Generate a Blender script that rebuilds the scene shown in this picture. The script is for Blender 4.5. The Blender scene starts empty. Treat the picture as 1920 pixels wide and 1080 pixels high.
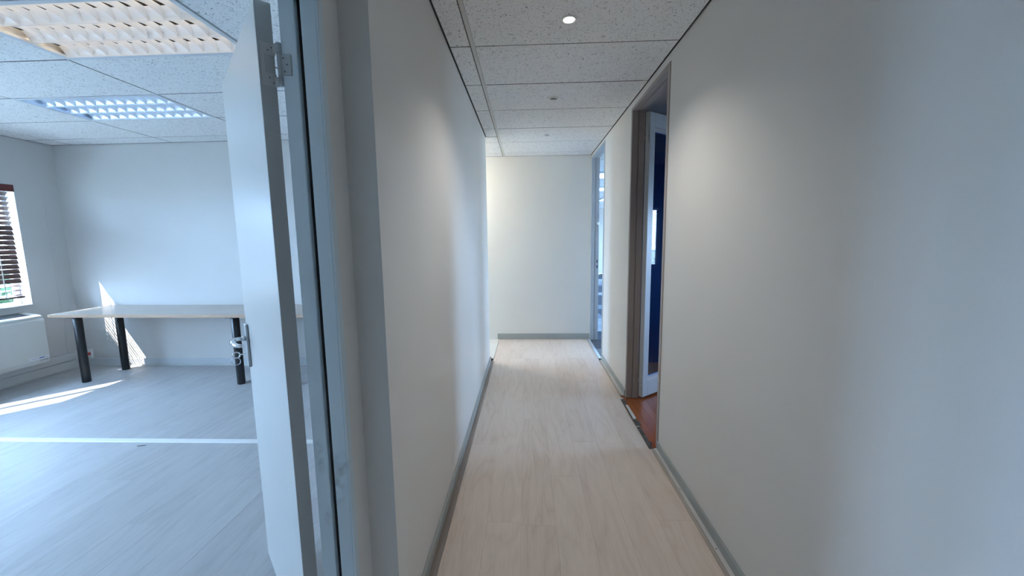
import bpy, bmesh, math, random
from mathutils import Matrix, Vector

random.seed(7)
scn = bpy.context.scene
COL = scn.collection
PI = math.pi

# ------------------------------------------------------------------ camera
CAM_H = 1.49
YAW, PITCH, ROLL, FPX = -.03932, -.12502, -.01355, 742.25
cam_d = bpy.data.cameras.new('camera')
cam_d.sensor_width = 36.0
cam_d.lens = FPX / 1920.0 * 36.0
cam_d.clip_start = .02
cam = bpy.data.objects.new('camera', cam_d)
COL.objects.link(cam)
_f = Vector((math.sin(YAW) * math.cos(PITCH), math.cos(YAW) * math.cos(PITCH), math.sin(PITCH)))
_r0 = Vector((math.cos(YAW), -math.sin(YAW), 0))
_u0 = _r0.cross(_f)
_r = _r0 * math.cos(ROLL) + _u0 * math.sin(ROLL)
_u = -_r0 * math.sin(ROLL) + _u0 * math.cos(ROLL)
cam.matrix_world = Matrix(((_r.x, _u.x, -_f.x, 0), (_r.y, _u.y, -_f.y, 0), (_r.z, _u.z, -_f.z, CAM_H), (0, 0, 0, 1)))
scn.camera = cam

# ------------------------------------------------------------------ world, sun, exposure
SKY_STRENGTH = 44.0
SUN_STRENGTH = 17.0
EXPOSURE = 0.10
SUN_DIR = Vector((.8, 1.0, -1.36)).normalized()
world = bpy.data.worlds.new('sky')
scn.world = world
world.use_nodes = True
bg = world.node_tree.nodes['Background']
bg.inputs['Color'].default_value = (.41, .655, 1.0, 1)
bg.inputs['Strength'].default_value = SKY_STRENGTH
sun_d = bpy.data.lights.new('sun', 'SUN')
sun_d.energy = SUN_STRENGTH
sun_d.angle = .006
sun_d.color = (1, .96, .9)
sun = bpy.data.objects.new('sun', sun_d)
sun.rotation_euler = SUN_DIR.to_track_quat('-Z', 'Y').to_euler()
sun.location = (-12, -8, 12)
COL.objects.link(sun)
scn.view_settings.view_transform = 'Standard'
scn.view_settings.look = 'None'
scn.view_settings.gamma = 1.0
scn.view_settings.use_curve_mapping = False
scn.view_settings.exposure = EXPOSURE
scn.cycles.max_bounces = 16
scn.cycles.diffuse_bounces = 10
scn.cycles.transparent_max_bounces = 24
scn.cycles.sample_clamp_indirect = 12.0


def portal(name, loc, normal, w, h):
    d = bpy.data.lights.new(name, 'AREA')
    d.shape = 'RECTANGLE'
    d.size, d.size_y = w, h
    d.cycles.is_portal = True
    o = bpy.data.objects.new(name, d)
    o.location = loc
    o.rotation_euler = Vector(normal).to_track_quat('-Z', 'Z').to_euler()
    COL.objects.link(o)


# ------------------------------------------------------------------ main dimensions (metres)
HC = 2.63                      # ceiling
XR, XL, XG = .911, -.461, -.3135   # corridor right / left wall, ceiling T-bar
YE = 5.744                     # end wall of corridor
XO, YO = -5.5, 4.559           # office window wall / back wall
TY0, TS = 2.52, .6             # ceiling module
Y_BACK = -2.6                  # corridor behind the camera
Y_ON = .05                     # near wall of office
WINS = [(3.31, 4.14), (1.885, 2.715), (.82, 1.63)]
WZ0, WZ1 = .826, 2.13

# ------------------------------------------------------------------ materials
def new_mat(name):
    m = bpy.data.materials.new(name)
    m.use_nodes = True
    nt = m.node_tree
    b = nt.nodes['Principled BSDF']
    return m, nt, b


def noise_bump(nt, b, scale, strength, dist=.002, coord='Object', detail=4):
    tc = nt.nodes.new('ShaderNodeTexCoord')
    n = nt.nodes.new('ShaderNodeTexNoise')
    n.inputs['Scale'].default_value = scale
    n.inputs['Detail'].default_value = detail
    bp = nt.nodes.new('ShaderNodeBump')
    bp.inputs['Strength'].default_value = strength
    bp.inputs['Distance'].default_value = dist
    nt.links.new(tc.outputs[coord], n.inputs['Vector'])
    nt.links.new(n.outputs['Fac'], bp.inputs['Height'])
    nt.links.new(bp.outputs['Normal'], b.inputs['Normal'])
    return tc, n


def paint(name, col, rough=.5, spec=.4, bump=.15, scale=180, metal=0, var=.03, coat=0):
    m, nt, b = new_mat(name)
    b.inputs['Roughness'].default_value = rough
    b.inputs['Specular IOR Level'].default_value = spec
    b.inputs['Metallic'].default_value = metal
    b.inputs['Coat Weight'].default_value = coat
    tc, n = noise_bump(nt, b, scale, bump)
    n2 = nt.nodes.new('ShaderNodeTexNoise')
    n2.inputs['Scale'].default_value = 2.3
    n2.inputs['Detail'].default_value = 5
    nt.links.new(tc.outputs['Object'], n2.inputs['Vector'])
    rp = nt.nodes.new('ShaderNodeValToRGB')
    rp.color_ramp.elements[0].position = .3
    rp.color_ramp.elements[1].position = .7
    rp.color_ramp.elements[0].color = tuple(c * (1 - var) for c in col) + (1,)
    rp.color_ramp.elements[1].color = tuple(min(1, c * (1 + var)) for c in col) + (1,)
    nt.links.new(n2.outputs['Fac'], rp.inputs['Fac'])
    nt.links.new(rp.outputs['Color'], b.inputs['Base Color'])
    return m


def wood_floor(name, c_dark, c_mid, c_light, rough=.34, along='Y', spec=.45):
    """plank laminate: each plank its own tone and its own cathedral grain"""
    m, nt, b = new_mat(name)
    N, L = nt.nodes, nt.links
    tc = N.new('ShaderNodeTexCoord')
    oi = N.new('ShaderNodeObjectInfo')
    off = N.new('ShaderNodeVectorMath'); off.operation = 'SCALE'
    comb = N.new('ShaderNodeCombineXYZ')
    comb.inputs[0].default_value = 31; comb.inputs[1].default_value = 57; comb.inputs[2].default_value = 13
    L.new(comb.outputs[0], off.inputs[0]); L.new(oi.outputs['Random'], off.inputs['Scale'])
    add = N.new('ShaderNodeVectorMath'); add.operation = 'ADD'
    L.new(tc.outputs['Object'], add.inputs[0]); L.new(off.outputs[0], add.inputs[1])
    mp = N.new('ShaderNodeMapping')
    mp.inputs['Scale'].default_value = (1.0, .15, 1) if along == 'Y' else (.15, 1.0, 1)
    L.new(add.outputs[0], mp.inputs['Vector'])
    nA = N.new('ShaderNodeTexNoise'); nA.inputs['Scale'].default_value = 6.5; nA.inputs['Detail'].default_value = 2
    nA.inputs['Distortion'].default_value = .6
    L.new(mp.outputs[0], nA.inputs['Vector'])
    mul = N.new('ShaderNodeMath'); mul.operation = 'MULTIPLY'; mul.inputs[1].default_value = 11
    L.new(nA.outputs['Fac'], mul.inputs[0])
    fr = N.new('ShaderNodeMath'); fr.operation = 'PINGPONG'; fr.inputs[1].default_value = 1
    L.new(mul.outputs[0], fr.inputs[0])
    nB = N.new('ShaderNodeTexNoise'); nB.inputs['Scale'].default_value = 210; nB.inputs['Detail'].default_value = 6
    mp2 = N.new('ShaderNodeMapping')
    mp2.inputs['Scale'].default_value = (1.0, .04, 1) if along == 'Y' else (.04, 1.0, 1)
    L.new(add.outputs[0], mp2.inputs['Vector'])
    L.new(mp2.outputs[0], nB.inputs['Vector'])
    mx = N.new('ShaderNodeMath'); mx.operation = 'MULTIPLY_ADD'; mx.inputs[1].default_value = .27
    pw = N.new('ShaderNodeMath'); pw.operation = 'POWER'; pw.inputs[1].default_value = .45
    L.new(fr.outputs[0], pw.inputs[0])
    L.new(pw.outputs[0], mx.inputs[0])
    sc2 = N.new('ShaderNodeMath'); sc2.operation = 'MULTIPLY'; sc2.inputs[1].default_value = .62
    L.new(nB.outputs['Fac'], sc2.inputs[0]); L.new(sc2.outputs[0], mx.inputs[2])
    rnd = N.new('ShaderNodeMath'); rnd.operation = 'MULTIPLY_ADD'; rnd.inputs[1].default_value = .18; rnd.inputs[2].default_value = -.02
    L.new(oi.outputs['Random'], rnd.inputs[0])
    sm = N.new('ShaderNodeMath'); sm.operation = 'ADD'
    L.new(mx.outputs[0], sm.inputs[0]); L.new(rnd.outputs[0], sm.inputs[1])
    rp = N.new('ShaderNodeValToRGB')
    e = rp.color_ramp.elements
    e[0].position = .15; e[0].color = c_dark + (1,)
    e[1].position = .85; e[1].color = c_light + (1,)
    k = e.new(.45); k.color = c_mid + (1,)
    L.new(sm.outputs[0], rp.inputs['Fac'])
    L.new(rp.outputs['Color'], b.inputs['Base Color'])
    b.inputs['Roughness'].default_value = rough
    b.inputs['Specular IOR Level'].default_value = spec
    bp = N.new('ShaderNodeBump'); bp.inputs['Strength'].default_value = .12; bp.inputs['Distance'].default_value = .001
    L.new(mx.outputs[0], bp.inputs['Height']); L.new(bp.outputs['Normal'], b.inputs['Normal'])
    return m


def fissured(name, base, dark):
    """mineral-fibre ceiling tile: short random fissures and pinholes"""
    m, nt, b = new_mat(name)
    N, L = nt.nodes, nt.links
    geo = N.new('ShaderNodeNewGeometry')
    mp = N.new('ShaderNodeMapping'); mp.inputs['Scale'].default_value = (1, 1, .3)
    L.new(geo.outputs['Position'], mp.inputs['Vector'])
    wob = N.new('ShaderNodeTexNoise'); wob.inputs['Scale'].default_value = 38; wob.inputs['Detail'].default_value = 2
    L.new(mp.outputs[0], wob.inputs['Vector'])
    mix = N.new('ShaderNodeVectorMath'); mix.operation = 'MULTIPLY_ADD'
    mix.inputs[1].default_value = (.085, .085, 0)
    L.new(wob.outputs['Color'], mix.inputs[0]); L.new(mp.outputs[0], mix.inputs[2])
    n1 = N.new('ShaderNodeTexNoise'); n1.inputs['Scale'].default_value = 118; n1.inputs['Detail'].default_value = 1.5
    L.new(mix.outputs[0], n1.inputs['Vector'])
    r1 = N.new('ShaderNodeValToRGB')
    r1.color_ramp.elements[0].position = .615; r1.color_ramp.elements[0].color = (0, 0, 0, 1)
    r1.color_ramp.elements[1].position = .665; r1.color_ramp.elements[1].color = (1, 1, 1, 1)
    L.new(n1.outputs['Fac'], r1.inputs['Fac'])
    n2 = N.new('ShaderNodeTexNoise'); n2.inputs['Scale'].default_value = 320; n2.inputs['Detail'].default_value = 2
    L.new(mp.outputs[0], n2.inputs['Vector'])
    r2 = N.new('ShaderNodeValToRGB')
    r2.color_ramp.elements[0].position = .3; r2.color_ramp.elements[0].color = tuple(c * .86 for c in base) + (1,)
    r2.color_ramp.elements[1].position = .7; r2.color_ramp.elements[1].color = base + (1,)
    L.new(n2.outputs['Fac'], r2.inputs['Fac'])
    mc = N.new('ShaderNodeMix'); mc.data_type = 'RGBA'
    L.new(r1.outputs['Color'], mc.inputs[0]); L.new(r2.outputs['Color'], mc.inputs[6])
    mc.inputs[7].default_value = dark + (1,)
    L.new(mc.outputs[2], b.inputs['Base Color'])
    b.inputs['Roughness'].default_value = .95
    b.inputs['Specular IOR Level'].default_value = .1
    bp = N.new('ShaderNodeBump'); bp.inputs['Strength'].default_value = .5; bp.inputs['Distance'].default_value = .002; bp.invert = True
    L.new(r1.outputs['Color'], bp.inputs['Height']); L.new(bp.outputs['Normal'], b.inputs['Normal'])
    return m


def glass(name, refl=.04, tint=(1, 1, 1)):
    m = bpy.data.materials.new(name)
    m.use_nodes = True
    nt = m.node_tree
    nt.nodes.remove(nt.nodes['Principled BSDF'])
    out = nt.nodes['Material Output']
    t = nt.nodes.new('ShaderNodeBsdfTransparent'); t.inputs['Color'].default_value = tint + (1,)
    g = nt.nodes.new('ShaderNodeBsdfGlossy'); g.inputs['Roughness'].default_value = .02
    geo = nt.nodes.new('ShaderNodeNewGeometry')
    dt = nt.nodes.new('ShaderNodeVectorMath'); dt.operation = 'DOT_PRODUCT'
    nt.links.new(geo.outputs['Normal'], dt.inputs[0]); nt.links.new(geo.outputs['Incoming'], dt.inputs[1])
    ab = nt.nodes.new('ShaderNodeMath'); ab.operation = 'ABSOLUTE'
    nt.links.new(dt.outputs['Value'], ab.inputs[0])
    om = nt.nodes.new('ShaderNodeMath'); om.operation = 'SUBTRACT'; om.inputs[0].default_value = 1
    nt.links.new(ab.outputs[0], om.inputs[1])
    pw = nt.nodes.new('ShaderNodeMath'); pw.operation = 'POWER'; pw.inputs[1].default_value = 5
    nt.links.new(om.outputs[0], pw.inputs[0])
    fz = nt.nodes.new('ShaderNodeMath'); fz.operation = 'MULTIPLY_ADD'   # Schlick reflectance
    fz.inputs[1].default_value = 1 - refl; fz.inputs[2].default_value = refl
    nt.links.new(pw.outputs[0], fz.inputs[0])
    mx = nt.nodes.new('ShaderNodeMixShader')
    nt.links.new(fz.outputs[0], mx.inputs[0])
    nt.links.new(t.outputs[0], mx.inputs[1]); nt.links.new(g.outputs[0], mx.inputs[2])
    nt.links.new(mx.outputs[0], out.inputs['Surface'])
    return m


def emit(name, col, strength):
    m, nt, b = new_mat(name)
    b.inputs['Base Color'].default_value = (.9, .9, .9, 1)
    b.inputs['Emission Color'].default_value = col + (1,)
    b.inputs['Emission Strength'].default_value = strength
    tc = nt.nodes.new('ShaderNodeTexCoord')
    n = nt.nodes.new('ShaderNodeTexNoise'); n.inputs['Scale'].default_value = 60
    nt.links.new(tc.outputs['Object'], n.inputs['Vector'])
    mr = nt.nodes.new('ShaderNodeMapRange'); mr.inputs['To Min'].default_value = .28; mr.inputs['To Max'].default_value = .34
    nt.links.new(n.outputs['Fac'], mr.inputs['Value']); nt.links.new(mr.outputs[0], b.inputs['Roughness'])
    return m


def smudged(name, col, spots):
    """frame enamel with grubby hand smudges at fixed places on the jamb (world positions)"""
    m = paint(name, col, rough=.38, spec=.5, bump=.05, scale=90, var=.03)
    nt = m.node_tree; N, L = nt.nodes, nt.links
    b = N['Principled BSDF']
    src = b.inputs['Base Color'].links[0].from_socket
    geo = N.new('ShaderNodeNewGeometry')
    prev = None
    for (x, z, rx, rz) in spots:
        mp = N.new('ShaderNodeMapping')
        mp.vector_type = 'POINT'
        mp.inputs['Location'].default_value = (-x / rx, 0, -z / rz)
        mp.inputs['Scale'].default_value = (1 / rx, 0, 1 / rz)
        L.new(geo.outputs['Position'], mp.inputs['Vector'])
        ln = N.new('ShaderNodeVectorMath'); ln.operation = 'LENGTH'
        L.new(mp.outputs[0], ln.inputs[0])
        mr = N.new('ShaderNodeMapRange'); mr.inputs['From Min'].default_value = 1.0; mr.inputs['From Max'].default_value = .2
        L.new(ln.outputs['Value'], mr.inputs['Value'])
        if prev is None:
            prev = mr.outputs[0]
        else:
            a = N.new('ShaderNodeMath'); a.operation = 'MAXIMUM'
            L.new(prev, a.inputs[0]); L.new(mr.outputs[0], a.inputs[1]); prev = a.outputs[0]
    n = N.new('ShaderNodeTexNoise'); n.inputs['Scale'].default_value = 28; n.inputs['Detail'].default_value = 5
    L.new(geo.outputs['Position'], n.inputs['Vector'])
    mr2 = N.new('ShaderNodeMapRange'); mr2.inputs['From Min'].default_value = .42; mr2.inputs['From Max'].default_value = .6
    L.new(n.outputs['Fac'], mr2.inputs['Value'])
    mu = N.new('ShaderNodeMath'); mu.operation = 'MULTIPLY'
    L.new(prev, mu.inputs[0]); L.new(mr2.outputs[0], mu.inputs[1])
    mu2 = N.new('ShaderNodeMath'); mu2.operation = 'MULTIPLY'; mu2.inputs[1].default_value = .6
    L.new(mu.outputs[0], mu2.inputs[0])
    mx = N.new('ShaderNodeMix'); mx.data_type = 'RGBA'
    L.new(mu2.outputs[0], mx.inputs[0]); L.new(src, mx.inputs[6])
    mx.inputs[7].default_value = tuple(c * .42 for c in col) + (1,)
    L.new(mx.outputs[2], b.inputs['Base Color'])
    return m


M = {}
M['wall'] = paint('wall_paint', (.74, .725, .695), rough=.42, spec=.35, bump=.12, scale=150, var=.015)
M['wall_office'] = paint('office_wall_paint', (.63, .613, .59), rough=.45, spec=.35, bump=.12, scale=150, var=.015)
M['wall_end'] = paint('end_wall_paint', (.76, .755, .72), rough=.5, spec=.3, bump=.12, scale=150, var=.015)
M['base_grey'] = paint('skirting_grey_enamel', (.36, .39, .385), rough=.4, spec=.4, bump=.05)
M['base_pale'] = paint('skirting_blue_grey_enamel', (.56, .58, .60), rough=.4, spec=.4, bump=.05)
M['base_white'] = paint('skirting_pale_enamel', (.66, .66, .64), rough=.4, spec=.4, bump=.05)
M['trim_tan'] = paint('edge_strip_tan', (.44, .385, .33), rough=.45, spec=.3, bump=.08, var=.12)
M['trim_brown'] = paint('laminate_edge_strip', (.23, .18, .15), rough=.4, spec=.4, bump=.1, var=.15)
M['trim_white'] = paint('reducer_strip_white', (.62, .60, .57), rough=.4, spec=.4, bump=.08, var=.08)
M['trim_dark'] = paint('glue_residue_dark', (.10, .085, .075), rough=.8, bump=.5, scale=60, var=.4)
M['strip_pale'] = paint('joining_strip_pale', (.80, .80, .79), rough=.5, spec=.3, bump=.05)
M['alu'] = paint('aluminium_strip', (.72, .73, .74), rough=.38, metal=.6, bump=.05)
M['plank'] = wood_floor('laminate_oak', (.56, .435, .355), (.68, .56, .475), (.77, .66, .575), rough=.38)
M['plank_o'] = wood_floor('laminate_oak_daylight_grey', (.34, .34, .345), (.43, .43, .435), (.51, .51, .515), rough=.47)  # same laminate as the corridor, with the daylight's blue-grey cast in its colour
M['plank_p'] = wood_floor('laminate_pale', (.60, .57, .50), (.70, .67, .61), (.78, .76, .70), rough=.4, along='X')
M['plank_red'] = wood_floor('varnished_parquet', (.20, .05, .016), (.30, .085, .026), (.40, .125, .04), rough=.2, spec=.5)
M['tile'] = fissured('ceiling_tile_fissured', (.92, .915, .905), (.27, .27, .265))
M['tile_edge'] = paint('ceiling_tile_raw_edge_gap_shade', (.10, .09, .08), rough=1, bump=.3)
M['plaster'] = paint('plaster_board_taupe', (.42, .37, .36), rough=.8, bump=.08)
M['tbar'] = paint('ceiling_grid_enamel', (.60, .585, .555), rough=.45, bump=.03)
M['void'] = paint('ceiling_void_dark', (.03, .03, .03), rough=.95, bump=.1)
M['slab'] = paint('screed_grey', (.14, .13, .12), rough=.9, bump=.3, scale=60)
M['frame'] = smudged('door_frame_grey_enamel', (.66, .755, .80), [(-.578, .80, .03, .06), (-.59, .73, .025, .08), (-.645, .83, .02, .07), (-.635, .63, .015, .04)])
M['frame_plain'] = paint('door_frame_taupe_enamel', (.36, .32, .305), rough=.42, bump=.05)
M['frame_blue'] = paint('door_frame_pale_enamel', (.46, .51, .55), rough=.4, bump=.05)
M['seal'] = paint('black_rubber_and_shadow_line', (.03, .032, .034), rough=.7, bump=.2)
M['leaf'] = paint('door_leaf_white_enamel', (.68, .665, .635), rough=.3, spec=.5, bump=.1, scale=22, var=.02)
M['leaf_edge'] = paint('door_lipping_grey', (.42, .43, .425), rough=.5, bump=.1)
M['hinge_grey'] = paint('hinge_painted_grey', (.50, .50, .49), rough=.4, bump=.05)
M['leaf_white'] = paint('glazed_leaf_white_enamel', (.72, .74, .78), rough=.35, bump=.05)
M['steel'] = paint('satin_steel', (.42, .44, .45), rough=.35, metal=.85, bump=.03)
M['chrome'] = paint('polished_chrome', (.78, .80, .82), rough=.12, metal=1, bump=.01)
M['dark_metal'] = paint('dark_screw_recess', (.04, .04, .04), rough=.5, metal=.5)
M['table'] = paint('table_top_oak_melamine', (.50, .43, .365), rough=.28, spec=.5, bump=.05, var=.06)
M['table_edge'] = paint('table_edge_beech_banding', (.45, .31, .21), rough=.35, bump=.05, var=.06)
M['black'] = paint('black_powder_coat', (.012, .013, .015), rough=.32, spec=.5, bump=.03)
M['blind'] = paint('mahogany_blind_wood', (.085, .045, .036), rough=.35, spec=.5, bump=.08, scale=60, var=.15)
M['valance'] = paint('mahogany_valance', (.10, .016, .014), rough=.35, spec=.5, bump=.08, scale=60, var=.15)
M['cord'] = paint('blind_cord_white', (.75, .73, .70), rough=.8)
M['heater'] = paint('heater_cream_steel', (.70, .70, .665), rough=.4, bump=.04)
M['heater_dark'] = paint('heater_grille_dark', (.10, .12, .14), rough=.45, bump=.04)
M['sticker'] = paint('sticker_white', (.85, .86, .88), rough=.4, bump=.02)
M['ink'] = paint('sticker_print_dark', (.12, .13, .16), rough=.6, bump=.02)
M['ink_blue'] = paint('sticker_print_blue', (.03, .10, .35), rough=.6, bump=.02)
M['plastic'] = paint('white_plastic', (.78, .78, .76), rough=.35, bump=.02)
M['red'] = paint('red_plastic', (.55, .03, .03), rough=.4, bump=.02)
M['win_frame'] = paint('window_frame_white', (.75, .76, .77), rough=.4, bump=.04)
M['win_dark'] = paint('window_frame_dark', (.015, .018, .025), rough=.4, bump=.04)
M['glass'] = glass('window_glass')
M['glass_door'] = glass('door_glass', refl=.05, tint=(.75, .85, 1))
M['louvre'] = paint('louvre_satin_aluminium', (.86, .86, .86), rough=.32, metal=.35, bump=.02, var=.02)
M['light_body'] = paint('light_fitting_enamel', (.70, .72, .74), rough=.4, bump=.03)
M['tube_warm'] = emit('fluorescent_tube_warm', (1, .75, .46), 16.0)
M['cool_glow'] = emit('cool_sky_and_lamp_glow', (.22, .48, 1), 14.0)  # blue glow added for sky reflected in louvres; also lights open plan lamps
M['lamp'] = emit('downlight_lamp_glow', (1, .93, .80), 30)
M['fill'] = emit('fill_diffuser_glow', (1, .91, .75), 104)
M['lamp_off'] = paint('downlight_lamp_unlit', (.02, .02, .02), rough=.3, bump=.02)
M['bezel'] = paint('downlight_bezel_white', (.80, .79, .77), rough=.4, bump=.02)
M['navy'] = paint('navy_wall_paint', (.006, .034, .10), rough=.55, bump=.12, var=.04)
M['carpet_a'] = paint('carpet_tile_slate', (.20, .225, .26), rough=1, spec=.05, bump=.8, scale=400, var=.1)
M['carpet_b'] = paint('carpet_tile_charcoal', (.085, .095, .115), rough=1, spec=.05, bump=.8, scale=400, var=.1)
M['carpet_c'] = paint('carpet_tile_pale', (.33, .36, .40), rough=1, spec=.05, bump=.8, scale=400, var=.1)
M['ground'] = paint('outdoor_paving', (.32, .33, .30), rough=.9, bump=.4, scale=4)
M['leafgreen'] = paint('hedge_leaf', (.05, .11, .05), rough=.6, bump=.3, scale=30, var=.4)

# ------------------------------------------------------------------ mesh helpers
WORLD = {}


class MB:
    def __init__(self, mat=None):
        self.bm = bmesh.new()
        self.T = mat or Matrix.Identity(4)
        self.slots = []

    def _slot(self, m):
        if m is None:
            return 0
        if m not in self.slots:
            self.slots.append(m)
        return self.slots.index(m)

    def box(self, x0, x1, y0, y1, z0, z1, m=None, bevel=0, seg=2):
        t = bmesh.new()
        bmesh.ops.create_cube(t, size=1)
        for v in t.verts:
            v.co = Vector(((x0 + x1) / 2 + v.co.x * (x1 - x0), (y0 + y1) / 2 + v.co.y * (y1 - y0), (z0 + z1) / 2 + v.co.z * (z1 - z0)))
        if bevel:
            bmesh.ops.bevel(t, geom=t.edges[:], offset=bevel, segments=seg, profile=.5, affect='EDGES')
        self._merge(t, m)
        return self

    def prism(self, pts, axis, a0, a1, m=None, bevel=0):
        """closed 2-D outline extruded along an axis ('x','y','z'); pts in the other two axes in xyz order"""
        t = bmesh.new()

        def P(p, a):
            return Vector((a, p[0], p[1])) if axis == 'x' else Vector((p[0], a, p[1])) if axis == 'y' else Vector((p[0], p[1], a))
        lo = [t.verts.new(P(p, a0)) for p in pts]
        hi = [t.verts.new(P(p, a1)) for p in pts]
        n = len(pts)
        t.faces.new(lo[::-1]); t.faces.new(hi)
        for i in range(n):
            t.faces.new((lo[i], lo[(i + 1) % n], hi[(i + 1) % n], hi[i]))
        bmesh.ops.recalc_face_normals(t, faces=t.faces[:])
        if bevel:
            bmesh.ops.bevel(t, geom=t.edges[:], offset=bevel, segments=2, profile=.5, affect='EDGES')
        self._merge(t, m)
        return self

    def lathe(self, prof, c, n=28, axis='z', m=None, cap=True):
        """profile of (radius, height) turned about an axis through c"""
        t = bmesh.new()
        rings = []
        for (r, hh) in prof:
            ring = []
            for i in range(n):
                a = 2 * PI * i / n
                p = (r * math.cos(a), r * math.sin(a), hh)
                if axis == 'x':
                    p = (p[2], p[0], p[1])
                elif axis == 'y':
                    p = (p[1], p[2], p[0])
                ring.append(t.verts.new(Vector(c) + Vector(p)))
            rings.append(ring)
        for a, b in zip(rings, rings[1:]):
            for i in range(n):
                t.faces.new((a[i], a[(i + 1) % n], b[(i + 1) % n], b[i]))
        if cap:
            t.faces.new(rings[0][::-1]); t.faces.new(rings[-1])
        bmesh.ops.recalc_face_normals(t, faces=t.faces[:])
        for f in t.faces:
            f.smooth = len(f.verts) == 4
        self._merge(t, m)
        return self

    def tube(self, pts, r, n=10, m=None):
        pts = [Vector(p) for p in pts]
        rr = r if isinstance(r, (list, tuple)) else [r] * len(pts)
        t = bmesh.new()
        rings = []
        up = None
        for i, p in enumerate(pts):
            d = (pts[min(i + 1, len(pts) - 1)] - pts[max(i - 1, 0)]).normalized()
            if up is None:
                up = Vector((0, 0, 1)) if abs(d.z) < .9 else Vector((1, 0, 0))
            s = d.cross(up).normalized()
            up = s.cross(d).normalized()
            rings.append([t.verts.new(p + (s * math.cos(2 * PI * k / n) + up * math.sin(2 * PI * k / n)) * rr[i]) for k in range(n)])
        for a, b in zip(rings, rings[1:]):
            for i in range(n):
                t.faces.new((a[i], a[(i + 1) % n], b[(i + 1) % n], b[i]))
        t.faces.new(rings[0][::-1]); t.faces.new(rings[-1])
        bmesh.ops.recalc_face_normals(t, faces=t.faces[:])
        for f in t.faces:
            f.smooth = len(f.verts) == 4
        self._merge(t, m)
        return self

    def ring(self, c, R, r, normal, m=None, n=28):
        q = Vector(normal).to_track_quat('Z', 'Y')
        pts = [Vector(c) + q @ Vector((R * math.cos(2 * PI * i / n), R * math.sin(2 * PI * i / n), 0)) for i in range(n + 1)]
        return self.tube(pts, r, 6, m)

    def _merge(self, t, m):
        s = self._slot(m)
        for f in t.faces:
            f.material_index = s
        me = bpy.data.meshes.new('tmp')
        t.to_mesh(me); t.free()
        self.bm.from_mesh(me)
        bpy.data.meshes.remove(me)

    def build(self, name, mat, parent=None, loc=None):
        bmesh.ops.transform(self.bm, matrix=self.T, verts=self.bm.verts[:])
        lo = Vector([min(v.co[i] for v in self.bm.verts) for i in range(3)])
        hi = Vector([max(v.co[i] for v in self.bm.verts) for i in range(3)])
        c = Vector(loc) if loc else Vector(((lo.x + hi.x) / 2, (lo.y + hi.y) / 2, lo.z))
        for v in self.bm.verts:
            v.co -= c
        me = bpy.data.meshes.new(name)
        self.bm.to_mesh(me); self.bm.free()
        mats = self.slots if self.slots else [mat]
        for k in mats:
            me.materials.append(M[k] if isinstance(k, str) else k)
        return link(name, me, c, parent)


def shaded_raw_edges(me):  # raw tile sides coloured dark to put shade into the gaps
    me.materials.append(M['tile_edge'])
    for p in me.polygons:
        if abs(p.normal.z) < .5:
            p.material_index = 1


def link(name, me, loc, parent=None):
    o = bpy.data.objects.new(name, me)
    COL.objects.link(o)
    o.location = loc
    WORLD[o] = Matrix.Translation(loc)
    if parent is not None:
        o.parent = parent
        o.matrix_parent_inverse = WORLD[parent].inverted()
    return o


def tag(o, label=None, cat=None, group=None, kind=None):
    if label: o['label'] = label
    if cat: o['category'] = cat
    if group: o['group'] = group
    if kind: o['kind'] = kind
    return o


def thing(name, loc, label, cat=None, group=None, kind=None, parent=None):
    o = link(name, None, Vector(loc), parent)
    o.empty_display_size = .1
    return tag(o, label, cat, group, kind)


def struct(name, mb, mat, label):
    return tag(mb.build(name, mat), label, kind='structure')


def bx(name, mat, parent, *d, bevel=0, T=None):
    return MB(T).box(*d, bevel=bevel).build(name, mat, parent)


# ------------------------------------------------------------------ walls
WT = .2   # outer wall thickness
def wall_with_windows(x0, x1, y0, y1, wins, z0, z1):
    w = MB()
    ys = [y0]
    for a, b in sorted(wins):
        ys += [a, b]
    ys.append(y1)
    for a, b in zip(ys[0::2], ys[1::2]):
        w.box(x0, x1, a, b, 0, HC + .06)
    for a, b in wins:
        w.box(x0, x1, a, b, 0, z0)
        w.box(x0, x1, a, b, z1, HC + .06)
    return w

struct('wall_left', wall_with_windows(XO - WT, XO, Y_ON - .1, YO + .09, WINS, WZ0, WZ1), 'wall_office',
       'pale painted office wall pierced by the blind covered windows')
struct('wall_back', MB().box(XO, -.66, YO, YO + .091, 0, HC + .06), 'wall_office',
       'pale painted office wall behind the long table')
struct('wall_near', MB().box(XO, -.56, Y_ON - .1, Y_ON, 0, HC + .06), 'wall_office',
       'pale office wall on the camera side')
struct('wall_corridor_left', MB().box(-.66, XL, 1.241, 4.65, 0, HC + .06), 'wall',
       'long grey white wall along the left of the corridor')
# thin partition that carries the open office door
PX0, PX1 = -.652, -.554
DY0, DY1, DZ = .20, 1.137, 2.148
struct('wall_partition', MB().box(PX0, PX1, DY1 + .003, 1.2408, 0, HC + .06).box(PX0, PX1, Y_ON + .001, DY0 - .003, 0, HC + .06)
       .box(PX0, PX1, DY0 - .003, DY1 + .003, DZ + .003, HC + .06), 'wall', 'thin grey white partition framing the open office door')
struct('wall_corridor_near', MB().box(-.66, PX1, Y_BACK, Y_ON - .1, 0, HC + .06), 'wall', 'grey white corridor wall beside the camera')
struct('wall_behind', MB().box(-.66, 1.011, Y_BACK - .1, Y_BACK, 0, HC + .06), 'wall', 'grey white wall closing the corridor behind the camera')
struct('wall_end', MB().box(-3.6, XR, YE, YE + .1, 0, HC + .06), 'wall_end', 'cream wall closing the far end of the corridor')
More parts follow.
